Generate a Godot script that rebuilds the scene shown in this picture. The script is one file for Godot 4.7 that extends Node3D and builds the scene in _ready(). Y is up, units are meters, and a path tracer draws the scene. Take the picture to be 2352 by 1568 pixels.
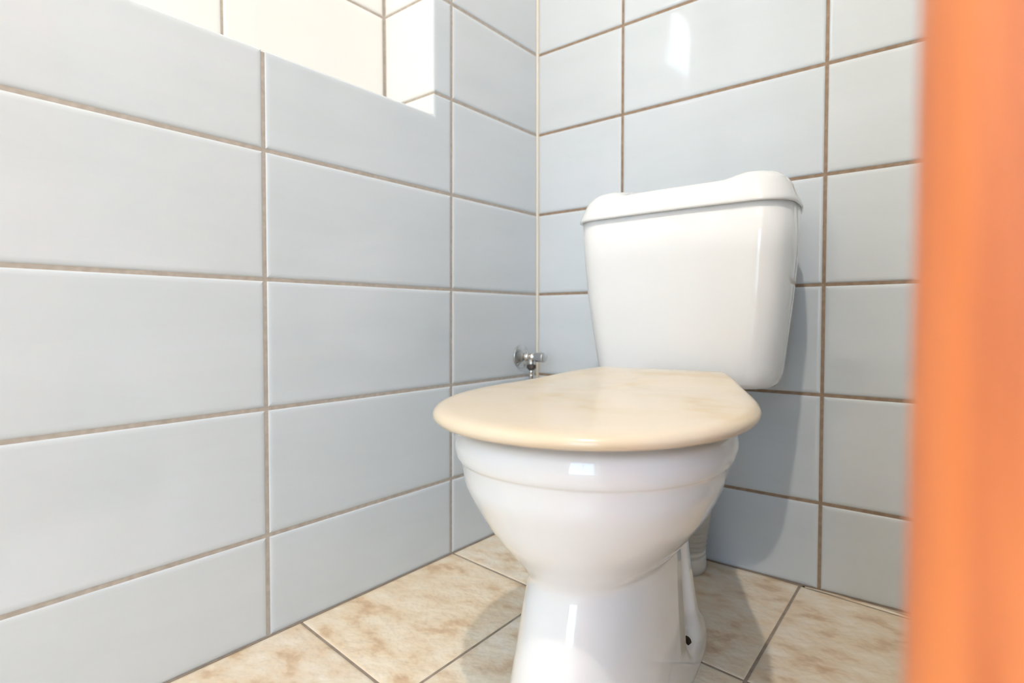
extends Node3D

# ---------------------------------------------------------------- frame of the pan (it stands slightly turned to the wall)
const PAN_AT := Vector2(0.4993, 0.5627)
const PAN_TURN := 0.14
const ROWS := [0.0, 0.1625, 0.3640, 0.5668, 0.7664, 0.9645, 1.1615, 1.3625, 1.5645, 1.766, 1.968, 2.17, 2.372, 2.42]
const NICHE := [0.355, 1.55, 0.919, 1.98, 0.155]     # z from, z to, y from, y to, depth

var M := {}
var counts := {}


func _ready() -> void:
	camera_and_light()
	materials()
	walls()
	floor_and_ceiling()
	hall()
	toilet()
	waste_pipe()
	angle_valve()
	supply_hose()
	door_frame()
	lamp()


# ================================================================ camera, sky, lights
func camera_and_light() -> void:
	var cam := Camera3D.new()
	cam.name = "camera"
	cam.position = Vector3(0.8573, 0.5045, 1.1701)
	cam.rotation = Vector3(-0.0394, 0.6770, -0.0009)
	cam.fov = rad_to_deg(2.0 * atan(784.0 / 1306.4))
	cam.near = 0.02
	cam.far = 60.0
	add_child(cam)
	var lens := CameraAttributesPhysical.new()
	lens.frustum_focal_length = 20.0
	lens.frustum_focus_distance = 0.80
	lens.exposure_aperture = 4.0
	lens.frustum_near = 0.02
	lens.frustum_far = 60.0
	cam.attributes = lens
	cam.fov = rad_to_deg(2.0 * atan(784.0 / 1306.4))
	cam.current = true

	var env := Environment.new()
	env.background_mode = Environment.BG_SKY
	var sky := Sky.new()
	var sm := ProceduralSkyMaterial.new()
	sm.sky_top_color = Color(0.62, 0.76, 0.95)
	sm.sky_horizon_color = Color(0.90, 0.94, 1.0)
	sm.ground_horizon_color = Color(0.80, 0.80, 0.78)
	sm.ground_bottom_color = Color(0.45, 0.44, 0.42)
	sm.sky_energy_multiplier = 2.4
	sm.ground_energy_multiplier = 1.3
	sky.sky_material = sm
	env.sky = sky
	env.tonemap_mode = Environment.TONE_MAPPER_LINEAR
	env.tonemap_exposure = 0.96
	env.sdfgi_enabled = true
	env.ssao_enabled = true
	env.ssil_enabled = true
	var we := WorldEnvironment.new()
	we.name = "world_environment"
	we.environment = env
	add_child(we)

	# daylight through the window above the niche sill
	area_light("niche_window_daylight", Vector3(-0.16, 1.70, 1.26), Vector3(1, 0, 0), Vector2(0.22, 0.22), 0.10, Color(0.96, 0.98, 1.0))
	# daylight through the window behind the camera
	area_light("front_window_daylight", Vector3(1.45, 1.05, 2.59), Vector3(0, 0, -1), Vector2(0.85, 1.80), 1.25, Color(0.80, 0.93, 1.0))


func area_light(called: String, at: Vector3, towards: Vector3, size: Vector2, energy: float, tint: Color) -> void:
	var l := AreaLight3D.new()
	l.name = called
	l.area_size = size
	l.light_energy = energy
	l.light_color = tint
	l.shadow_enabled = true
	l.area_range = 8.0
	add_child(l)
	l.look_at_from_position(at, at + towards, Vector3.UP)


# ================================================================ materials
func noise_tex(size: int, seed_no: int, freq: float, stops: Array, stretch := Vector2(1, 1), octaves := 5, warp := 0.0) -> ImageTexture:
	var n := FastNoiseLite.new()
	n.seed = seed_no
	n.noise_type = FastNoiseLite.TYPE_SIMPLEX_SMOOTH
	n.fractal_type = FastNoiseLite.FRACTAL_FBM
	n.fractal_octaves = octaves
	n.frequency = freq
	if warp > 0.0:
		n.domain_warp_enabled = true
		n.domain_warp_amplitude = warp
		n.domain_warp_frequency = freq * 0.8
	var g := Gradient.new()
	g.offsets = PackedFloat32Array(stops.map(func(s): return s[0]))
	g.colors = PackedColorArray(stops.map(func(s): return s[1]))
	var im := Image.create(size, size, false, Image.FORMAT_RGB8)
	var fade := 0.18
	for y in size:
		for x in size:
			# blend over the border so that the texture repeats without a seam
			var u := float(x) / size
			var v := float(y) / size
			var a := n.get_noise_2d(x * stretch.x, y * stretch.y)
			var bu := clampf((u - (1.0 - fade)) / fade, 0.0, 1.0)
			var bv := clampf((v - (1.0 - fade)) / fade, 0.0, 1.0)
			if bu > 0.0:
				a = lerpf(a, n.get_noise_2d((x - size) * stretch.x, y * stretch.y), bu)
			if bv > 0.0:
				var b := n.get_noise_2d(x * stretch.x, (y - size) * stretch.y)
				if bu > 0.0:
					b = lerpf(b, n.get_noise_2d((x - size) * stretch.x, (y - size) * stretch.y), bu)
				a = lerpf(a, b, bv)
			im.set_pixel(x, y, g.sample(clampf(a * 0.5 / 0.7 + 0.5, 0.0, 1.0)))
	return ImageTexture.create_from_image(im)


func bump_tex(size: int, seed_no: int, freq: float, strength: float) -> ImageTexture:
	var n := FastNoiseLite.new()
	n.seed = seed_no
	n.noise_type = FastNoiseLite.TYPE_SIMPLEX_SMOOTH
	n.fractal_octaves = 3
	n.frequency = freq
	var im := n.get_seamless_image(size, size)
	im.convert(Image.FORMAT_RGBA8)
	im.bump_map_to_normal_map(strength)
	return ImageTexture.create_from_image(im)


func mat(color: Color, rough: float, metal := 0.0) -> StandardMaterial3D:
	var m := StandardMaterial3D.new()
	m.albedo_color = color
	m.roughness = rough
	m.metallic = metal
	return m


func triplanar(m: StandardMaterial3D, per_metre: Vector3, offset := Vector3.ZERO) -> void:
	m.uv1_triplanar = true
	m.uv1_world_triplanar = true
	m.uv1_scale = per_metre
	m.uv1_offset = offset


func materials() -> void:
	var wave := bump_tex(256, 5, 0.012, 3.0)
	# pale blue grey wall tiles, glazed and faintly streaked along their length; a few tones
	var streak := noise_tex(256, 11, 0.012, [[0.0, Color8(206, 213, 218)], [0.5, Color8(209, 216, 221)], [1.0, Color8(212, 218, 224)]], Vector2(0.25, 1.4), 3)
	M.tiles = []
	for k in 4:
		var t := mat([Color(1, 1, 1), Color(0.993, 0.997, 1.0), Color(1.0, 0.997, 0.994), Color(0.99, 0.994, 0.998)][k], 0.07)
		t.albedo_texture = streak
		t.normal_enabled = true
		t.normal_texture = wave
		t.normal_scale = 0.08
		triplanar(t, Vector3(1.6, 1.6, 1.6), Vector3(0.31 * k, 0.17 * k, 0.43 * k))
		M.tiles.append(t)
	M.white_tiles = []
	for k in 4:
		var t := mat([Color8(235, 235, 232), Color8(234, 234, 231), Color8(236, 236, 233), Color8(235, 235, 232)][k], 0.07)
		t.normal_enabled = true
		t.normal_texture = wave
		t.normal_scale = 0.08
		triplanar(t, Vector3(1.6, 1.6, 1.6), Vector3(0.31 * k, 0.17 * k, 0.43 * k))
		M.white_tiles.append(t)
	M.grout = mat(Color.WHITE, 0.9)
	M.grout.albedo_texture = noise_tex(256, 21, 0.05, [[0.0, Color8(168, 158, 147)], [0.5, Color8(177, 168, 158)], [1.0, Color8(188, 180, 171)]])
	triplanar(M.grout, Vector3(5, 5, 5))
	M.grout_brown = mat(Color.WHITE, 0.9)
	M.grout_brown.albedo_texture = noise_tex(256, 23, 0.05, [[0.0, Color8(136, 114, 94)], [0.5, Color8(150, 129, 110)], [1.0, Color8(164, 145, 127)]])
	triplanar(M.grout_brown, Vector3(5, 5, 5))
	M.sealant = mat(Color8(240, 233, 220), 0.5)
	# beige mottled stone-look floor tiles
	var stone := noise_tex(1024, 31, 0.010, [[0.0, Color8(206, 178, 146)], [0.22, Color8(221, 198, 169)], [0.38, Color8(234, 217, 192)], [0.62, Color8(239, 227, 207)], [1.0, Color8(246, 239, 226)]], Vector2(0.8, 1.2), 7, 26.0)
	var stone_bump := bump_tex(512, 37, 0.05, 5.0)
	M.floor_tiles = []
	for k in 3:
		var f := mat([Color(1, 1, 1), Color(0.98, 0.97, 0.96), Color(1.0, 0.985, 0.96)][k], 0.42)
		f.albedo_texture = stone
		f.normal_enabled = true
		f.normal_texture = stone_bump
		f.normal_scale = 0.25
		triplanar(f, Vector3(1.5, 1.5, 1.5), Vector3(0.37 * k, 0.0, 0.61 * k))
		M.floor_tiles.append(f)
	M.floor_grout = mat(Color.WHITE, 0.9)
	M.floor_grout.albedo_texture = noise_tex(128, 41, 0.06, [[0.0, Color8(138, 124, 110)], [1.0, Color8(166, 153, 140)]])
	triplanar(M.floor_grout, Vector3(5, 5, 5))
	M.ceramic = mat(Color8(235, 236, 236), 0.06)
	M.ceramic.clearcoat_enabled = true
	M.ceramic.clearcoat = 0.4
	M.ceramic.clearcoat_roughness = 0.03
	# cream plastic of the seat cover, yellowed in faint patches
	M.cream = mat(Color.WHITE, 0.16)
	M.cream.albedo_texture = noise_tex(256, 51, 0.012, [[0.0, Color8(214, 190, 152)], [0.25, Color8(219, 202, 174)], [0.5, Color8(222, 207, 184)], [1.0, Color8(224, 211, 190)]], Vector2(0.8, 1.0), 4)
	triplanar(M.cream, Vector3(2.2, 2.2, 2.2))
	M.seat = mat(Color8(214, 198, 172), 0.2)
	M.chrome = mat(Color8(205, 205, 205), 0.08, 1.0)
	M.chrome_dull = mat(Color8(185, 182, 176), 0.28, 1.0)
	M.dark_nut = mat(Color8(58, 46, 38), 0.45)
	M.braid = mat(Color8(170, 168, 162), 0.35, 0.9)
	M.pipe = mat(Color8(205, 202, 194), 0.5)
	M.collar = mat(Color8(232, 230, 225), 0.35)
	M.hole_dark = mat(Color8(52, 36, 26), 0.9)  # dark brown standing for the shade inside the bolt holes
	# orange varnished pine
	var grain := noise_tex(512, 61, 0.02, [[0.0, Color8(188, 98, 48)], [0.4, Color8(208, 114, 58)], [0.7, Color8(216, 124, 66)], [1.0, Color8(222, 136, 82)]], Vector2(1.6, 0.12), 4, 12.0)
	M.wood = mat(Color.WHITE, 0.3)
	M.wood.albedo_texture = grain
	M.wood.clearcoat_enabled = true
	M.wood.clearcoat = 0.5
	M.wood.clearcoat_roughness = 0.15
	triplanar(M.wood, Vector3(3, 3, 3))
	M.plaster = mat(Color8(238, 236, 230), 0.9)
	M.hall_floor = mat(Color8(214, 190, 156), 0.5)
	M.frame = mat(Color8(240, 240, 238), 0.4)
	M.glass = mat(Color(0.9, 0.95, 1.0, 0.08), 0.02)
	M.glass.transparency = BaseMaterial3D.TRANSPARENCY_ALPHA


# ================================================================ mesh helpers
func numbered(called: String) -> String:
	counts[called] = counts.get(called, -1) + 1
	return called if counts[called] == 0 else "%s_%03d" % [called, counts[called]]


func put(mesh: Mesh, called: String, m: Material, parent: Node) -> MeshInstance3D:
	var o := MeshInstance3D.new()
	o.mesh = mesh
	o.material_override = m
	o.name = called
	parent.add_child(o, true)
	return o


func tag(o: Node, label: String, category: String) -> void:
	o.set_meta("label", label)
	o.set_meta("category", category)


func structure(o: Node, label := "", category := "") -> void:
	o.set_meta("kind", "structure")
	if label:
		tag(o, label, category)


# closed soup of triangles, turned so that its faces look out; smooth normals
func from_tris(t: PackedVector3Array, smooth := true) -> ArrayMesh:
	var vol := 0.0
	for i in range(0, t.size(), 3):
		vol += t[i].dot(t[i + 1].cross(t[i + 2]))
	var st := SurfaceTool.new()
	st.begin(Mesh.PRIMITIVE_TRIANGLES)
	st.set_smooth_group(0 if smooth else -1)
	for i in range(0, t.size(), 3):
		st.add_vertex(t[i])
		if vol > 0.0:
			st.add_vertex(t[i + 2])
			st.add_vertex(t[i + 1])
		else:
			st.add_vertex(t[i + 1])
			st.add_vertex(t[i + 2])
	st.generate_normals()
	st.index()
	return st.commit()


# rings of equal length joined to a skin; the ends are closed with a fan
func loft(rings: Array, cap_first := true, cap_last := true) -> PackedVector3Array:
	var t := PackedVector3Array()
	for i in rings.size() - 1:
		var a: PackedVector3Array = rings[i]
		var b: PackedVector3Array = rings[i + 1]
		var n := a.size()
		for j in n:
			var k := (j + 1) % n
			t.append_array([a[j], a[k], b[k], a[j], b[k], b[j]])
	for e in 2:
		if (e == 0 and cap_first) or (e == 1 and cap_last):
			var r: PackedVector3Array = rings[0] if e == 0 else rings[-1]
			var c := Vector3.ZERO
			for p in r:
				c += p / r.size()
			for j in r.size():
				var k := (j + 1) % r.size()
				if e == 0:
					t.append_array([c, r[k], r[j]])
				else:
					t.append_array([c, r[j], r[k]])
	return t


# profile of [radius, height] turned about an axis
func lathe(at: Vector3, axis: Vector3, profile: Array, sides := 32) -> PackedVector3Array:
	var a := axis.normalized()
	var u := a.cross(Vector3.UP if absf(a.y) < 0.9 else Vector3.RIGHT).normalized()
	var v := a.cross(u)
	var rings := []
	for p in profile:
		var r := PackedVector3Array()
		for j in sides:
			var w := TAU * j / sides
			r.append(at + a * p[1] + (u * cos(w) + v * sin(w)) * p[0])
		rings.append(r)
	return loft(rings)


# tube along a curve; radius(k) gives the radius at the fraction k
func tube(c: Curve3D, radius: Callable, steps: int, sides := 24) -> PackedVector3Array:
	var rings := []
	var total := c.get_baked_length()
	var up := Vector3(0.3, 0.1, 0.9).normalized()
	for i in steps + 1:
		var k := float(i) / steps
		var p := c.sample_baked(k * total, true)
		var d := (c.sample_baked(minf(k * total + 0.002, total), true) - c.sample_baked(maxf(k * total - 0.002, 0.0), true)).normalized()
		var u := d.cross(up).normalized()
		up = u.cross(d).normalized()
		var r := PackedVector3Array()
		for j in sides:
			var w := TAU * j / sides
			r.append(p + (u * cos(w) + up * sin(w)) * float(radius.call(k)))
		rings.append(r)
	return loft(rings)


func box_tris(a: Vector3, b: Vector3) -> PackedVector3Array:
	var r0 := PackedVector3Array([Vector3(a.x, a.y, a.z), Vector3(b.x, a.y, a.z), Vector3(b.x, a.y, b.z), Vector3(a.x, a.y, b.z)])
	var r1 := PackedVector3Array()
	for p in r0:
		r1.append(Vector3(p.x, b.y, p.z))
	return loft([r0, r1])


func boxes(list: Array) -> ArrayMesh:
	var st := SurfaceTool.new()
	st.begin(Mesh.PRIMITIVE_TRIANGLES)
	for b in list:
		st.append_from(from_tris(box_tris(b[0], b[1]), false), 0, Transform3D.IDENTITY)
	return st.commit()


# box with rounded upright edges and soft top and bottom edges
func round_box(a: Vector3, b: Vector3, r: float, n := 5) -> ArrayMesh:
	var rings := []
	var levels := []
	for i in n + 1:
		var w := PI / 2 * i / n
		levels.append([a.y + r * (1.0 - cos(w)), r * (1.0 - sin(w))])
	for i in n + 1:
		var w := PI / 2 * i / n
		levels.append([b.y - r * (1.0 - sin(w)), r * (1.0 - cos(w))])
	for l in levels:
		var ring := PackedVector3Array()
		var inset: float = l[1]
		var rr: float = maxf(r - inset, 0.0002)
		for q in 4:
			var cx: float = b.x - inset - rr if q == 0 or q == 3 else a.x + inset + rr
			var cz: float = b.z - inset - rr if q < 2 else a.z + inset + rr
			for i in n + 1:
				var w := PI / 2 * q + PI / 2 * i / n
				ring.append(Vector3(cx + rr * cos(w), l[0], cz + rr * sin(w)))
		rings.append(ring)
	return from_tris(loft(rings))


# a flat tile with softly rounded edges, from its outline in a plane (o, u, v, normal n)
func tile(outline: PackedVector2Array, o: Vector3, u: Vector3, v: Vector3, n: Vector3, soft: float, sharp: Array = []) -> ArrayMesh:
	var poly := outline
	if Geometry2D.is_polygon_clockwise(poly):
		poly.reverse()
	var c := poly.size()
	var rings := [[0.0, -0.0032, 75.0], [0.0, -0.0017, 60.0], [0.0011, -0.0007, 38.0], [0.0034, -0.00017, 13.0], [0.0085, 0.0, 0.0]]
	var inward := []          # per vertex: mitre direction; per edge: outward normal
	for i in c:
		var e0 := (poly[i] - poly[(i + c - 1) % c]).normalized()
		var e1 := (poly[(i + 1) % c] - poly[i]).normalized()
		var n0 := Vector2(-e0.y, e0.x)
		var n1 := Vector2(-e1.y, e1.x)
		inward.append((n0 + n1) / (1.0 + n0.dot(n1)))
	var pos := []
	var nor := []
	for r in rings:
		var p := PackedVector3Array()
		var q := PackedVector3Array()
		for i in c:
			var w: Vector2 = poly[i] + inward[i] * (r[0] * soft)
			p.append(o + u * w.x + v * w.y + n * (r[1] * soft))
			var d: Vector2 = -inward[i].normalized()
			q.append((n * cos(deg_to_rad(r[2])) + (u * d.x + v * d.y) * sin(deg_to_rad(r[2]))).normalized())
		pos.append(p)
		nor.append(q)
	var st := SurfaceTool.new()
	st.begin(Mesh.PRIMITIVE_TRIANGLES)
	var flip := u.cross(v).dot(n) > 0.0
	var add := func(p: Array, q: Array):
		var order := [0, 2, 1] if flip else [0, 1, 2]
		for i in order:
			st.set_normal(q[i])
			st.add_vertex(p[i])
	for r in rings.size() - 1:
		for i in c:
			var k := (i + 1) % c
			# normals across the edge of this side, so that long sides stay straight
			var e := (poly[k] - poly[i]).normalized()
			var d := u * e.y + v * -e.x
			var na := (n * cos(deg_to_rad(rings[r][2])) + d * sin(deg_to_rad(rings[r][2]))).normalized()
			var nb := (n * cos(deg_to_rad(rings[r + 1][2])) + d * sin(deg_to_rad(rings[r + 1][2]))).normalized()
			add.call([pos[r][i], pos[r][k], pos[r + 1][k]], [na, na, nb])
			add.call([pos[r][i], pos[r + 1][k], pos[r + 1][i]], [na, nb, nb])
	var last := PackedVector2Array()
	for i in c:
		last.append(poly[i] + inward[i] * (rings[-1][0] * soft))
	var tri := Geometry2D.triangulate_polygon(last)
	for i in range(0, tri.size(), 3):
		var a := tri[i]
		var b := tri[i + 1]
		var d := tri[i + 2]
		if (last[b] - last[a]).cross(last[d] - last[a]) < 0.0:
			var s := b
			b = d
			d = s
		add.call([pos[-1][a], pos[-1][b], pos[-1][d]], [n, n, n])
	return st.commit()


# lay tiles on a wall: joints are functions of height, holes are cut out
func lay(parent: Node, o: Vector3, u: Vector3, n: Vector3, joints: Array, rows: Array, gap: float, hole: Rect2, limit: Rect2, kind := "tiles") -> void:
	var k := 0
	for i in joints.size() - 1:
		for j in rows.size() - 1:
			k += 1
			var g := gap / 2
			var y0: float = rows[j] + (g if j > 0 else 0.001)
			var y1: float = rows[j + 1] - g
			var l: Array = joints[i]
			var r: Array = joints[i + 1]
			var q := PackedVector2Array([
				Vector2(l[0] + l[1] * y0 + g, y0), Vector2(r[0] + r[1] * y0 - g, y0),
				Vector2(r[0] + r[1] * y1 - g, y1), Vector2(l[0] + l[1] * y1 + g, y1)])
			var pieces: Array = Geometry2D.intersect_polygons(q, rect_poly(limit))
			var cut := []
			for p in pieces:
				if hole.size.x > 0.0:
					cut.append_array(Geometry2D.clip_polygons(p, rect_poly(hole)))
				else:
					cut.append(p)
			for p in cut:
				if area(p) < 0.0002:
					continue
				var mesh := tile(p, o, u, Vector3.UP, n, 1.0)
				put(mesh, numbered_in(parent, "tile"), M[kind][(i * 7 + j * 5 + j * j) % 4], parent)


func numbered_in(parent: Node, called: String) -> String:
	var c: int = parent.get_meta("_n", 0)
	parent.set_meta("_n", c + 1)
	return called if c == 0 else "%s_%03d" % [called, c]


func rect_poly(r: Rect2) -> PackedVector2Array:
	return PackedVector2Array([r.position, Vector2(r.end.x, r.position.y), r.end, Vector2(r.position.x, r.end.y)])


func area(p: PackedVector2Array) -> float:
	var s := 0.0
	for i in p.size():
		s += p[i].cross(p[(i + 1) % p.size()])
	return absf(s) / 2


# ================================================================ the room
func walls() -> void:
	var h := 2.42
	var d := -0.0012           # face of the grout, behind the face of the tiles
	var z0: float = NICHE[0]
	var z1: float = NICHE[1]
	var y0: float = NICHE[2]
	var y1: float = NICHE[3]
	var dep: float = NICHE[4]
	var rows: Array = ROWS
	# ---- left wall with the niche and its window
	var wy0 := 1.54
	var wy1 := 1.86
	var wz0 := 1.10
	var wz1 := 1.42
	var left := put(boxes([
		[Vector3(-0.30, -0.1, -0.3), Vector3(d, y0 + d, 2.6)],
		[Vector3(-0.30, y1 - d, -0.3), Vector3(d, h + 0.1, 2.6)],
		[Vector3(-0.30, y0 + d, -0.3), Vector3(d, y1 - d, z0 + d)],
		[Vector3(-0.30, y0 + d, z1 - d), Vector3(d, y1 - d, 2.6)],
		[Vector3(-0.30, y0 + d, z0 + d), Vector3(-dep + d, wy0, z1 - d)],
		[Vector3(-0.30, wy1, z0 + d), Vector3(-dep + d, y1 - d, z1 - d)],
		[Vector3(-0.30, wy0, z0 + d), Vector3(-dep + d, wy1, wz0)],
		[Vector3(-0.30, wy0, wz1), Vector3(-dep + d, wy1, z1 - d)]]), "wall_left", M.grout, self)
	structure(left, "left wall of pale blue grey tiles with a recessed niche", "wall")
	var zj := [[0.0008, 0.0], [0.3121, -0.0083], [0.7216, -0.0078], [1.131, -0.008], [1.541, -0.008], [1.951, -0.008], [2.361, 0.0], [2.771, 0.0]]
	lay(left, Vector3.ZERO, Vector3(0, 0, 1), Vector3(1, 0, 0), zj, rows, 0.0050, Rect2(z0, y0, z1 - z0, y1 - y0), Rect2(0.0, 0.0, 2.598, h))
	# lining of the niche: back, near and far reveal, sill, head
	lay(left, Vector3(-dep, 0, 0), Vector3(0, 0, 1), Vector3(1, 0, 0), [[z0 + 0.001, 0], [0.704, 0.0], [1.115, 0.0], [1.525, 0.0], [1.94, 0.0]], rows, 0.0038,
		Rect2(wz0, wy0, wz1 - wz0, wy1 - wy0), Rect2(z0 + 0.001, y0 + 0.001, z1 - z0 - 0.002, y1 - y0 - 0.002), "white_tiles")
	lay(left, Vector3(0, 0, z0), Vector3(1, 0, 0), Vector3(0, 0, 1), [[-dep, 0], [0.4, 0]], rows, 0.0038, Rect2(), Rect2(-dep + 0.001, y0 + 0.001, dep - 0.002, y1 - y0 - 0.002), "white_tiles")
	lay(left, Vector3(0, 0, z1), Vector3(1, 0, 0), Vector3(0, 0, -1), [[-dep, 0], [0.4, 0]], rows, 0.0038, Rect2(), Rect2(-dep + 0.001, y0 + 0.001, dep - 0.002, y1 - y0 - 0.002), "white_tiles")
	var cuts := [z0 + 0.002, 0.702, 1.113, z1 - 0.002]
	for k in 3:
		var q := PackedVector2Array([Vector2(cuts[k], -dep + 0.002), Vector2(cuts[k + 1] - 0.003, -dep + 0.002), Vector2(cuts[k + 1] - 0.003, -0.001), Vector2(cuts[k], -0.001)])
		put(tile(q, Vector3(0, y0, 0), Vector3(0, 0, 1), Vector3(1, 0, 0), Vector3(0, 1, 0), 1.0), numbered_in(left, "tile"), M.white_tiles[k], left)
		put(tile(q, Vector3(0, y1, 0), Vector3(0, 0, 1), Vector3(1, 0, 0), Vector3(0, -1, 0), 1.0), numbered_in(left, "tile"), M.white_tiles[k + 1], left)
	# window at the back of the niche, above the frame of the photograph
	var win := put(boxes([
		[Vector3(-0.24, wy0, wz0), Vector3(-0.17, wy0 + 0.04, wz1)], [Vector3(-0.24, wy1 - 0.04, wz0), Vector3(-0.17, wy1, wz1)],
		[Vector3(-0.24, wy0 + 0.04, wz0), Vector3(-0.17, wy1 - 0.04, wz0 + 0.04)], [Vector3(-0.24, wy0 + 0.04, wz1 - 0.04), Vector3(-0.17, wy1 - 0.04, wz1)]]), "window_1", M.frame, self)
	structure(win, "small white framed window at the back of the wall niche", "window")
	put(boxes([[Vector3(-0.207, wy0 + 0.04, wz0 + 0.04), Vector3(-0.203, wy1 - 0.04, wz1 - 0.04)]]), "pane", M.glass, win)

	# ---- wall behind the toilet
	var back := put(boxes([[Vector3(d, -0.1, -0.3), Vector3(1.07, h + 0.1, d)]]), "wall_back", M.grout_brown, self)
	structure(back, "tiled wall behind the toilet", "wall")
	lay(back, Vector3.ZERO, Vector3(1, 0, 0), Vector3(0, 0, 1), [[0.0008, 0.0], [0.2372, -0.0008], [0.6505, -0.0045], [1.062, -0.003]], rows, 0.0050, Rect2(), Rect2(0, 0, 0.948, h))
	# ---- right wall, behind the open door
	var right := put(boxes([[Vector3(0.95 - d, -0.1, d), Vector3(1.07, h + 0.1, 1.06)]]), "wall_right", M.grout_brown, self)
	structure(right, "short tiled right wall behind the wooden door frame", "wall")
	lay(right, Vector3(0.95, 0, 0), Vector3(0, 0, 1), Vector3(-1, 0, 0), [[0.003, 0.0], [0.3, 0.0], [0.71, 0.0], [1.12, 0.0]], rows, 0.0046, Rect2(), Rect2(0, 0, 1.058, h))
	# cream sealant in the corner and the dull joint along the floor
	var bead := put(boxes([[Vector3(d, 0.0, d), Vector3(0.0036, h, 0.0036)]]), "trim_1", M.sealant, self)
	structure(bead, "thin cream sealant line in the corner of the walls", "sealant")
	var fj := put(boxes([[Vector3(d, -0.002, d), Vector3(0.0016, 0.0004, 2.6)]]), "trim_2", M.floor_grout, self)
	structure(fj, "thin grey joint along the foot of the left wall", "joint")
	var fk := put(boxes([[Vector3(0.0016, -0.002, d), Vector3(0.95, 0.0004, 0.0016)]]), "trim_3", M.floor_grout, self)
	structure(fk, "thin grey joint along the foot of the back wall", "joint")


func floor_and_ceiling() -> void:
	var slab := put(boxes([[Vector3(-0.30, -0.12, -0.30), Vector3(2.5, -0.0012, 2.7)]]), "floor", M.floor_grout, self)
	structure(slab, "floor of large beige mottled stone-look tiles", "floor")
	# the floor tiles run slightly askew to the walls
	var p0 := Vector2(0.2690, 0.3310)
	var e1 := Vector2(0.3560, 0.0315)
	var e2 := Vector2(0.0060, 0.3590)
	var g := 0.0022
	var ground := PackedVector2Array([Vector2(0.0012, 0.0012), Vector2(0.949, 0.0012), Vector2(0.949, 1.062), Vector2(2.4, 1.062), Vector2(2.4, 2.598), Vector2(0.0012, 2.598)])
	for i in range(-2, 7):
		for j in range(-3, 7):
			var a := p0 + e1 * i + e2 * j
			var u := e1.normalized() * g
			var w := e2.normalized() * g
			var q := PackedVector2Array([a + u + w, a + e1 - u + w, a + e1 + e2 - u - w, a + e2 + u - w])
			for p in Geometry2D.intersect_polygons(q, ground):
				if area(p) > 0.0004:
					put(tile(p, Vector3.ZERO, Vector3(1, 0, 0), Vector3(0, 0, 1), Vector3.UP, 0.7), numbered_in(slab, "tile"), M.floor_tiles[absi(i * 2 + j) % 3], slab)
	var ceil := put(boxes([[Vector3(-0.30, 2.42, -0.30), Vector3(2.5, 2.54, 2.7)]]), "ceiling", M.plaster, self)
	structure(ceil, "white ceiling of the small toilet room", "ceiling")


# the bright front part of the room, behind and beside the camera
func hall() -> void:
	var w := put(boxes([
		[Vector3(1.07, -0.1, 0.96), Vector3(2.5, 2.5, 1.06)], [Vector3(2.4, -0.1, 1.06), Vector3(2.5, 2.5, 2.7)],
		[Vector3(-0.3, -0.1, 2.6), Vector3(1.0, 2.5, 2.7)], [Vector3(1.9, -0.1, 2.6), Vector3(2.4, 2.5, 2.7)],
		[Vector3(1.0, -0.1, 2.6), Vector3(1.9, 0.1, 2.7)], [Vector3(1.0, 2.0, 2.6), Vector3(1.9, 2.5, 2.7)]]), "wall_front", M.plaster, self)
	structure(w, "white plaster walls behind and beside the camera", "wall")
	var win := put(boxes([
		[Vector3(1.0, 0.1, 2.62), Vector3(1.9, 0.15, 2.68)], [Vector3(1.0, 1.95, 2.62), Vector3(1.9, 2.0, 2.68)],
		[Vector3(1.0, 0.15, 2.62), Vector3(1.05, 1.95, 2.68)], [Vector3(1.85, 0.15, 2.62), Vector3(1.9, 1.95, 2.68)], [Vector3(1.43, 0.15, 2.62), Vector3(1.47, 1.95, 2.68)]]), "window_2", M.frame, self)
	structure(win, "tall white framed window behind the camera", "window")
	put(boxes([[Vector3(1.05, 0.15, 2.648), Vector3(1.43, 1.95, 2.652)]]), "pane", M.glass, win)
	put(boxes([[Vector3(1.47, 0.15, 2.648), Vector3(1.85, 1.95, 2.652)]]), "pane_001", M.glass, win)


# ================================================================ the toilet
func pw(s: float, y: float, t: float) -> Vector3:      # pan frame (right, up, forward) to the room
	var c := cos(PAN_TURN)
	var n := sin(PAN_TURN)
	return Vector3(PAN_AT.x + s * c + t * n, y, PAN_AT.y - s * n + t * c)


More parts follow.
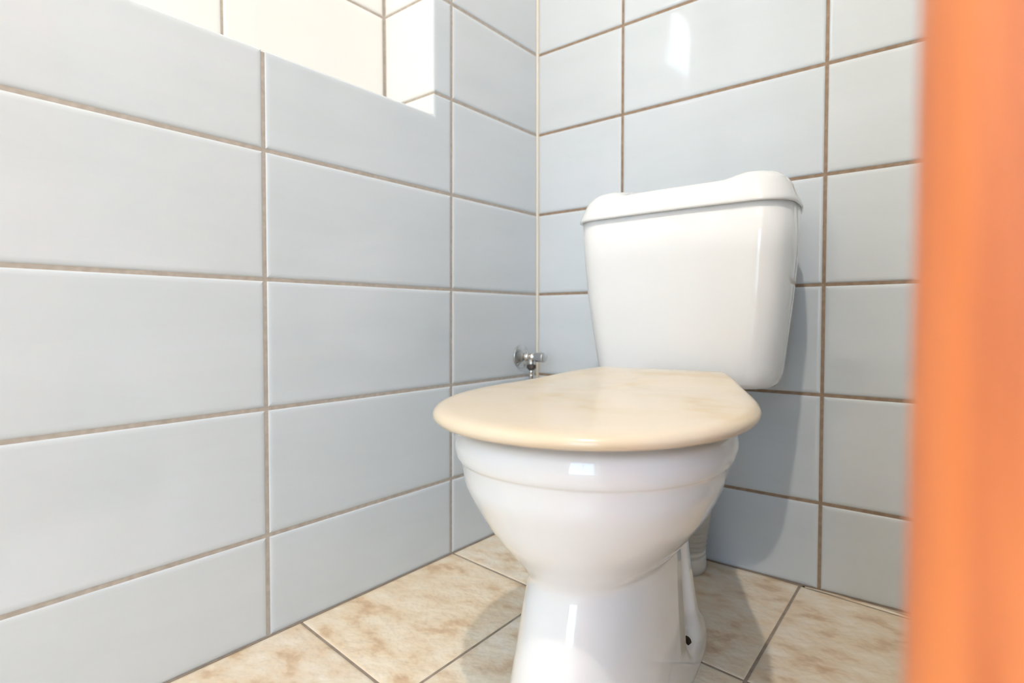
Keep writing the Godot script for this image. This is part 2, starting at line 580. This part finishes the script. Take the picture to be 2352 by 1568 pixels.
# height, centre, half width, front, rear, front roundness, rear roundness, depth of the side channel
const PAN := [
	[0.000, -0.10, 0.0915, 0.260, 0.178, 2.7, 5.5, 0.0],
	[0.004, -0.10, 0.0935, 0.264, 0.180, 2.7, 5.5, 0.0],
	[0.030, -0.10, 0.0930, 0.256, 0.176, 2.7, 5.5, 0.0],
	[0.080, -0.10, 0.0900, 0.242, 0.133, 2.6, 4.5, 0.022],
	[0.140, -0.10, 0.0855, 0.226, 0.112, 2.5, 4.0, 0.022],
	[0.185, -0.10, 0.0830, 0.212, 0.100, 2.4, 3.5, 0.022],
	[0.205, -0.09, 0.0840, 0.196, 0.115, 2.3, 3.0, 0.016],
	[0.230, -0.06, 0.1010, 0.180, 0.150, 2.2, 2.6, 0.005],
	[0.260, -0.03, 0.1215, 0.175, 0.180, 2.1, 2.4, 0.0],
	[0.290, -0.01, 0.1390, 0.170, 0.195, 2.1, 2.3, 0.0],
	[0.320, 0.0, 0.1515, 0.170, 0.200, 2.1, 2.2, 0.0],
	[0.3415, 0.0, 0.1570, 0.1722, 0.205, 2.1, 2.2, 0.0],
	[0.3430, 0.0, 0.1592, 0.1744, 0.207, 2.1, 2.2, 0.0],
	[0.350, 0.0, 0.1628, 0.1772, 0.210, 2.1, 2.2, 0.0],
	[0.358, 0.0, 0.1642, 0.1778, 0.210, 2.1, 2.2, 0.0],
	[0.366, 0.0, 0.1628, 0.1760, 0.210, 2.1, 2.2, 0.0],
	[0.374, 0.0, 0.1590, 0.1720, 0.206, 2.1, 2.2, 0.0],
	[0.380, 0.0, 0.1490, 0.1620, 0.198, 2.1, 2.2, 0.0]]


func pan_value(col: int, y: float) -> float:          # monotone cubic through the table
	var n := PAN.size()
	var i := 0
	while i < n - 2 and y > PAN[i + 1][0]:
		i += 1
	var slope := func(k: int) -> float: return (PAN[k + 1][col] - PAN[k][col]) / (PAN[k + 1][0] - PAN[k][0])
	var grad := func(k: int) -> float:
		if k == 0: return slope.call(0)
		if k == n - 1: return slope.call(n - 2)
		var a: float = slope.call(k - 1)
		var b: float = slope.call(k)
		if a * b <= 0.0: return 0.0
		var h0: float = PAN[k][0] - PAN[k - 1][0]
		var h1: float = PAN[k + 1][0] - PAN[k][0]
		return (3.0 * (h0 + h1)) / ((2 * h1 + h0) / a + (h1 + 2 * h0) / b)
	var h: float = PAN[i + 1][0] - PAN[i][0]
	var x: float = clampf((y - PAN[i][0]) / h, 0.0, 1.0)
	var m0: float = grad.call(i)
	var m1: float = grad.call(i + 1)
	return (2 * x * x * x - 3 * x * x + 1) * PAN[i][col] + (x * x * x - 2 * x * x + x) * h * m0 + (-2 * x * x * x + 3 * x * x) * PAN[i + 1][col] + (x * x * x - x * x) * h * m1


func channel_from(y: float) -> float:                  # where the side channel begins, towards the front
	var k := [[0.0, -0.145], [0.03, -0.140], [0.05, -0.120], [0.09, -0.092], [0.14, -0.078], [0.20, -0.060], [0.4, -0.03]]
	for i in k.size() - 1:
		if y <= k[i + 1][0]:
			return lerpf(k[i][1], k[i + 1][1], (y - k[i][0]) / (k[i + 1][0] - k[i][0]))
	return -0.03


func pan_ring(y: float, shrink := 0.0) -> PackedVector3Array:
	var v := [y, 0, 0, 0, 0, 0, 0, 0]
	for c in range(1, 8):
		v[c] = pan_value(c, y)
	var t0: float = v[1]
	var w: float = v[2] - shrink
	var f: float = v[3] - shrink
	var r: float = v[4] - shrink
	var half := []
	for i in 25:
		var a := PI / 2 * i / 24
		half.append(Vector2(w * pow(sin(a), 2.0 / v[5]), t0 + f * pow(cos(a), 2.0 / v[5])))
	var ta := channel_from(y)
	var tb := ta - 0.066
	# rear half by t, with the channel pressed in
	var ts := []
	for i in range(1, 49):
		ts.append(t0 - r * sin(PI / 2 * i / 48.0))
	for i in ts.size():
		var t: float = ts[i]
		var k := clampf((t0 - t) / r, 0.0, 1.0)
		var s := w * pow(maxf(1.0 - pow(k, v[6]), 0.0), 1.0 / v[6])
		var b := smoothstep(ta + 0.004, ta - 0.010, t) * smoothstep(tb - 0.004, tb + 0.026, t)
		s -= v[7] * b
		half.append(Vector2(maxf(s, 0.0), t))
	var ring := PackedVector3Array()
	for p in half:
		ring.append(pw(p.x, y, p.y))
	for i in range(half.size() - 2, 0, -1):
		ring.append(pw(-half[i].x, y, half[i].y))
	return ring


# outline of the seat cover in the pan frame; inset > 0 shrinks it
func cover_ring(inset: float) -> Array:
	var w := 0.1888 - inset
	var f := 0.2014 - inset
	var out := []
	for i in 33:
		var a := PI / 2 * i / 32
		out.append(Vector2(w * pow(sin(a), 2.0 / 2.12), f * pow(cos(a), 2.0 / 2.12)))
	# round sides that run into a tapering tongue at the hinges
	var side := [[0.0, 0.1888], [0.03, 0.1870], [0.065, 0.1805], [0.10, 0.1705], [0.14, 0.1560], [0.18, 0.1410], [0.22, 0.1272], [0.255, 0.1155], [0.272, 0.1090], [0.280, 0.1020], [0.2835, 0.0920]]
	for i in range(1, side.size()):
		var a: Array = side[i - 1]
		var b: Array = side[i]
		for k in [0.5, 1.0]:
			out.append(Vector2(maxf(lerpf(a[1], b[1], k) - inset, 0.004), -minf(lerpf(a[0], b[0], k), 0.2835 - inset)))
	var last: Vector2 = out[-1]
	for i in range(1, 6):
		out.append(Vector2(last.x * (1.0 - i / 5.0), last.y))
	return out


func cover_level(inset: float, y: float, lift := 0.0) -> PackedVector3Array:
	var half := cover_ring(inset)
	var ring := PackedVector3Array()
	var tilt := tan(0.0335)
	var swell := 0.0062 * smoothstep(0.004, 0.012, lift)     # the cover thickens towards its hinges
	for p in half:
		ring.append(pw(p.x, y - p.y * tilt + lift + swell * smoothstep(0.09, 0.23, -p.y), p.y))
	for i in range(half.size() - 2, 0, -1):
		ring.append(pw(-half[i].x, y - half[i].y * tilt + lift + swell * smoothstep(0.09, 0.23, -half[i].y), half[i].y))
	return ring


const TANK_X := 0.4590


func tank_ring(y: float, wx: float, zb: float, zf: float, rc: float, rise := 0.0) -> PackedVector3Array:
	var half := []
	for i in 13:
		half.append(Vector2((wx - rc) * i / 12.0, zf + 0.004 * (1.0 - pow(i / 12.0, 2.0))))
	for i in range(1, 17):
		var a := PI / 2 * i / 16
		half.append(Vector2(wx - rc + rc * pow(sin(a), 2.0 / 2.3), zf - rc + rc * pow(cos(a), 2.0 / 2.3)))
	var zs := zf - rc
	for i in range(1, 9):
		var k := i / 8.0
		half.append(Vector2(wx - 0.022 * k * k, lerpf(zs, zb + 0.012, k)))
	var xe: float = half[-1].x
	for i in range(1, 5):
		var a := PI / 2 * i / 4
		half.append(Vector2(xe - 0.012 + 0.012 * cos(a), zb + 0.012 - 0.012 * sin(a)))
	for i in range(1, 9):
		half.append(Vector2((xe - 0.012) * (1.0 - i / 8.0), zb))
	var ring := PackedVector3Array()
	for p in half:
		ring.append(Vector3(TANK_X + p.x, y + rise * end_rise(p.x / wx), p.y))
	for i in range(half.size() - 2, 0, -1):
		ring.append(Vector3(TANK_X - half[i].x, y + rise * end_rise(half[i].x / wx), half[i].y))
	return ring


func end_rise(k: float) -> float:                     # the lid of the cistern swells at both ends
	return smoothstep(0.50, 0.80, k)


func toilet() -> void:
	var root := Node3D.new()
	root.name = "toilet"
	add_child(root)
	tag(root, "white ceramic close-coupled toilet with a cream seat cover in the corner", "toilet")
	# pan: foot, waist with side channels, bowl, rim and the hollow under the seat
	var rings := []
	var ys := []
	for i in 19: ys.append(0.0 + 0.004 * i / 18.0 if i < 3 else 0.004 + 0.116 * (i - 2) / 16.0)
	for i in range(1, 55): ys.append(0.12 + 0.218 * i / 54.0)
	for i in range(1, 33): ys.append(0.338 + 0.042 * i / 32.0)
	for y in ys:
		rings.append(pan_ring(y))
	for p in [[0.380, 0.030], [0.376, 0.037], [0.34, 0.042], [0.28, 0.06], [0.24, 0.09]]:
		var r := pan_ring(0.38, p[1])
		for i in r.size():
			r[i].y = p[0]
		rings.append(r)
	var pan := put(from_tris(loft(rings)), "pan", M.ceramic, root)
	pan.set_meta("label", "white glazed pan with a stepped rim and flared foot")
	# dark plug at the channel foot, coloured for the shade in a bolt hole
	for s in [1.0, -1.0]:
		var y := 0.056
		var hole := lathe(pw(s * 0.0822, y, -0.143), pw(s * 0.6, y + 0.75, -0.143) - pw(0.0, y, -0.143), [[0.0058, -0.006], [0.0058, 0.0012], [0.0045, 0.0022], [0.001, 0.0012]], 16)
		var b := put(from_tris(hole), "fixing_hole" if s > 0 else "fixing_hole_001", M.hole_dark, root)
		b.set_meta("label", "dark plug painted as the shaded bolt hole in the foot of the pan")
	# ledge behind the bowl that carries the cistern
	var ledge := []
	for l in [[0.255, 0.055, -0.10, -0.28], [0.29, 0.078, -0.08, -0.36], [0.33, 0.094, -0.08, -0.42], [0.370, 0.101, -0.08, -0.45], [0.380, 0.102, -0.08, -0.45], [0.3885, 0.099, -0.21, -0.447], [0.3898, 0.092, -0.215, -0.44]]:
		var ring := PackedVector3Array()
		for i in 48:
			var a := TAU * i / 48
			var c := cos(a)
			var n := sin(a)
			ring.append(pw(l[1] * signf(c) * pow(absf(c), 0.5), l[0], (l[2] + l[3]) / 2 + (l[2] - l[3]) / 2 * signf(n) * pow(absf(n), 0.5)))
		ledge.append(ring)
	put(from_tris(loft(ledge)), "cistern_ledge", M.ceramic, root)
	# outlet spigot at the back of the pan
	var sp := Curve3D.new()
	sp.add_point(pw(0.0, 0.20, -0.16), Vector3.ZERO, pw(0, 0, -0.06) - pw(0, 0, 0))
	sp.add_point(pw(0.0, 0.188, -0.30))
	put(from_tris(tube(sp, func(k): return 0.046, 12)), "outlet_spigot", M.ceramic, root)
	# seat ring and cover
	var seat := []
	for p in [[0.070, -0.0110], [0.046, -0.0114], [0.042, -0.0085], [0.042, -0.003], [0.046, -0.0006], [0.070, -0.0006]]:
		seat.append(cover_level(p[0], 0.3928, p[1]))
	put(from_tris(loft(seat)), "seat_ring", M.seat, root)
	var cov := []
	for p in [[0.030, 0.002], [0.008, 0.001], [0.0040, 0.0], [0.0012, 0.0022], [0.0, 0.0052], [0.0006, 0.0082], [0.0028, 0.0113], [0.0065, 0.0133], [0.0115, 0.0145], [0.020, 0.0153], [0.035, 0.0160], [0.06, 0.0165], [0.10, 0.0168], [0.14, 0.0170]]:
		cov.append(cover_level(p[0], 0.3928, p[1]))
	var cover := put(from_tris(loft(cov)), "seat_cover", M.cream, root)
	cover.set_meta("label", "cream plastic seat cover, closed, faintly yellowed")
	for s in [1.0, -1.0]:
		var h := lathe(pw(s * 0.062, 0.4000, -0.272), pw(1, 0, 0) - pw(0, 0, 0), [[0.005, -0.02], [0.0075, -0.018], [0.0075, 0.018], [0.005, 0.02]], 16)
		put(from_tris(h), "hinge" if s > 0 else "hinge_001", M.seat, root)
		var foot := lathe(pw(s * 0.062, 0.3885, -0.272), Vector3.UP, [[0.012, 0.0], [0.012, 0.003], [0.008, 0.006], [0.006, 0.012]], 16)
		put(from_tris(foot), "hinge_post" if s > 0 else "hinge_post_001", M.seat, root)
	# cistern
	var tank := []
	var K := [[0.3901, 0.1302, 0.2168, 0.0372], [0.3908, 0.1414, 0.2270, 0.0437], [0.3934, 0.1507, 0.2335, 0.0502], [0.3999, 0.1572, 0.2368, 0.0530], [0.4166, 0.1623, 0.2391, 0.0539], [0.4817, 0.1707, 0.2470, 0.0549], [0.5468, 0.1781, 0.2535, 0.0558], [0.6119, 0.1832, 0.2581, 0.0567], [0.6863, 0.1865, 0.2619, 0.0577]]
	for k in K:
		tank.append(tank_ring(k[0], k[1], 0.078, k[2], k[3]))
	var cis := put(from_tris(loft(tank)), "cistern", M.ceramic, root)
	var lid := []
	for k in [[0.6868, 0.1814, 0.2586, 0.0558, 0.00], [0.6831, 0.1865, 0.2647, 0.0577, 0.00], [0.6833, 0.1888, 0.2670, 0.0586, 0.00], [0.6859, 0.1893, 0.2675, 0.0595, 0.00], [0.6891, 0.1888, 0.2670, 0.0586, 0.00], [0.6947, 0.1865, 0.2651, 0.0577, 0.02], [0.7012, 0.1832, 0.2623, 0.0558, 0.10], [0.7086, 0.1800, 0.2591, 0.0539, 0.22], [0.7151, 0.1762, 0.2554, 0.0521, 0.40], [0.7207, 0.1711, 0.2502, 0.0493, 0.62], [0.7249, 0.1646, 0.2433, 0.0456, 0.82], [0.7277, 0.1562, 0.2344, 0.0409, 0.94], [0.7296, 0.1442, 0.2214, 0.0335, 1.00], [0.7305, 0.1209, 0.2028, 0.0260, 0.90], [0.7310, 0.0837, 0.1842, 0.0186, 0.30]]:
		lid.append(tank_ring(k[0], k[1], 0.074 + maxf(0.0, (k[0] - 0.718)) * 1.6, k[2], k[3], 0.0085 * k[4]))
	var l := put(from_tris(loft(lid)), "cistern_lid", M.ceramic, cis)
	l.set_meta("label", "glazed lid with raised rounded ends")


func waste_pipe() -> void:
	var root := Node3D.new()
	root.name = "waste_pipe"
	add_child(root)
	tag(root, "ribbed off-white flexible waste pipe behind the foot of the toilet", "pipe")
	var c := Curve3D.new()
	var up := 0.018
	c.add_point(Vector3(0.4045, 0.034, 0.064))
	c.add_point(Vector3(0.415, 0.115, 0.068), Vector3(0, -0.04, 0), Vector3(0.003, 0.05, 0.0))
	c.add_point(pw(0.0, 0.188, -0.312), pw(0, 0.0, -0.04) - pw(0, 0, 0), Vector3.ZERO)
	put(from_tris(tube(c, func(k): return 0.0500 + 0.0022 * sin(k * TAU * 30.0) + 0.004 * smoothstep(0.2, 0.5, k), 240, 40)), "ribbed_sleeve", M.pipe, root)
	put(from_tris(lathe(Vector3(0.4045, 0.0, 0.064), Vector3.UP, [[0.050, 0.0], [0.054, 0.001], [0.0545, 0.012], [0.054, 0.028], [0.0525, 0.031], [0.0510, 0.0315], [0.0510, 0.0345], [0.0535, 0.035], [0.0530, 0.042], [0.049, 0.044]], 40)), "collar", M.collar, root)


# ================================================================ small fittings
func angle_valve() -> void:
	var root := Node3D.new()
	root.name = "angle_valve"
	root.position = Vector3(0.0, 0.413, 0.071)
	add_child(root)
	tag(root, "chrome angle valve on the left wall next to the corner", "valve")
	var ax := Vector3(1, 0, 0)
	put(from_tris(lathe(Vector3.ZERO, ax, [[0.0285, 0.0003], [0.0285, 0.003], [0.0278, 0.0042], [0.0262, 0.0048], [0.0225, 0.0062], [0.016, 0.0095], [0.0125, 0.0125], [0.0115, 0.0135]], 48)), "rosette", M.chrome, root)
	put(from_tris(lathe(Vector3.ZERO, ax, [[0.0085, 0.010], [0.0085, 0.0175], [0.0105, 0.018], [0.0112, 0.0195], [0.0112, 0.0225], [0.0105, 0.0238], [0.0088, 0.0245], [0.0088, 0.036], [0.0098, 0.0368], [0.0098, 0.040], [0.0075, 0.0415], [0.0065, 0.047]], 32)), "body", M.chrome, root)
	# handle with shallow flats
	var rings := []
	for p in [[0.0065, 0.0445], [0.0098, 0.0452], [0.0108, 0.0465], [0.0115, 0.052], [0.0121, 0.068], [0.0121, 0.0712], [0.0114, 0.0728], [0.0100, 0.0733]]:
		var r := PackedVector3Array()
		for j in 64:
			var w := TAU * j / 64
			var flat := 0.0011 * smoothstep(0.55, 0.95, cos(w * 4.0)) * smoothstep(0.047, 0.050, p[1]) * smoothstep(0.069, 0.066, p[1])
			r.append(Vector3(p[1], (p[0] - flat) * cos(w), (p[0] - flat) * sin(w)))
		rings.append(r)
	put(from_tris(loft(rings)), "handle", M.chrome, root)
	put(from_tris(lathe(Vector3(0.034, 0, 0), Vector3.DOWN, [[0.0075, 0.004], [0.0075, 0.012], [0.0085, 0.0135], [0.0085, 0.018], [0.0070, 0.020]], 32)), "outlet", M.chrome, root)
	put(from_tris(lathe(Vector3(0.034, -0.0185, 0), Vector3.DOWN, [[0.0095, 0.0], [0.0112, 0.0008], [0.0112, 0.0090], [0.0080, 0.0102], [0.0080, 0.0125]], 6), false), "union_nut", M.dark_nut, root)
	root.get_node("union_nut").set_meta("label", "dark brown hexagonal nut")


func supply_hose() -> void:
	var root := Node3D.new()
	root.name = "supply_hose"
	add_child(root)
	tag(root, "thin metal supply hose running down from the valve behind the seat", "hose")
	var top := Vector3(0.034, 0.3825, 0.071)
	put(from_tris(lathe(top, Vector3.DOWN, [[0.0058, 0.0], [0.0060, 0.010], [0.0054, 0.0105], [0.0054, 0.0125], [0.0066, 0.0135], [0.0068, 0.0165], [0.0056, 0.018], [0.0056, 0.034], [0.0050, 0.036]], 24)), "ferrule", M.chrome, root)
	var c := Curve3D.new()
	c.add_point(top + Vector3(0, -0.034, 0), Vector3.ZERO, Vector3(0, -0.12, 0))
	c.add_point(Vector3(0.19, 0.20, 0.11), Vector3(-0.10, 0, 0), Vector3(0.08, 0, 0))
	c.add_point(Vector3(0.335, 0.372, 0.16), Vector3(0, -0.10, 0))
	put(from_tris(tube(c, func(k): return 0.0052 + 0.0003 * sin(k * 900.0), 260, 16)), "braided_tube", M.braid, root)
	put(from_tris(lathe(Vector3(0.335, 0.368, 0.16), Vector3.UP, [[0.009, 0.0], [0.012, 0.001], [0.012, 0.016], [0.010, 0.0205]], 6), false), "coupling_nut", M.chrome_dull, root)


# wooden door frame on the right; the photograph shows only its rounded edge, close to the lens
func door_frame() -> void:
	var root := put(round_box(Vector3(0.8475, -0.001, 0.76), Vector3(0.9485, 2.42, 1.030), 0.010, 8), "trim_4", M.wood, self)
	structure(root, "orange varnished wooden door frame at the right edge, out of focus", "door frame")


func lamp() -> void:
	var root := Node3D.new()
	root.name = "ceiling_lamp"
	root.position = Vector3(0.82, 2.42, 1.40)
	add_child(root)
	tag(root, "small globe lamp under the ceiling above the camera", "lamp")
	put(from_tris(lathe(Vector3.ZERO, Vector3.DOWN, [[0.05, 0.001], [0.05, 0.012], [0.035, 0.024], [0.022, 0.03], [0.022, 0.062]], 32)), "holder", M.frame, root)
	var s := SphereMesh.new()
	s.radius = 0.045
	s.height = 0.09
	var glow := mat(Color8(255, 250, 240), 0.4)
	glow.emission_enabled = true
	glow.emission = Color8(255, 244, 228)
	glow.emission_energy_multiplier = 8.0
	var b := put(s, "bulb", glow, root)
	b.position = Vector3(0, -0.10, 0)
	var l := OmniLight3D.new()
	l.name = "lamp_light"
	l.position = Vector3(0, -0.10, 0)
	l.light_energy = 1.82
	l.light_size = 0.025
	l.light_color = Color8(255, 246, 233)
	l.omni_range = 8.0
	l.omni_attenuation = 2.0
	l.shadow_enabled = true
	root.add_child(l)
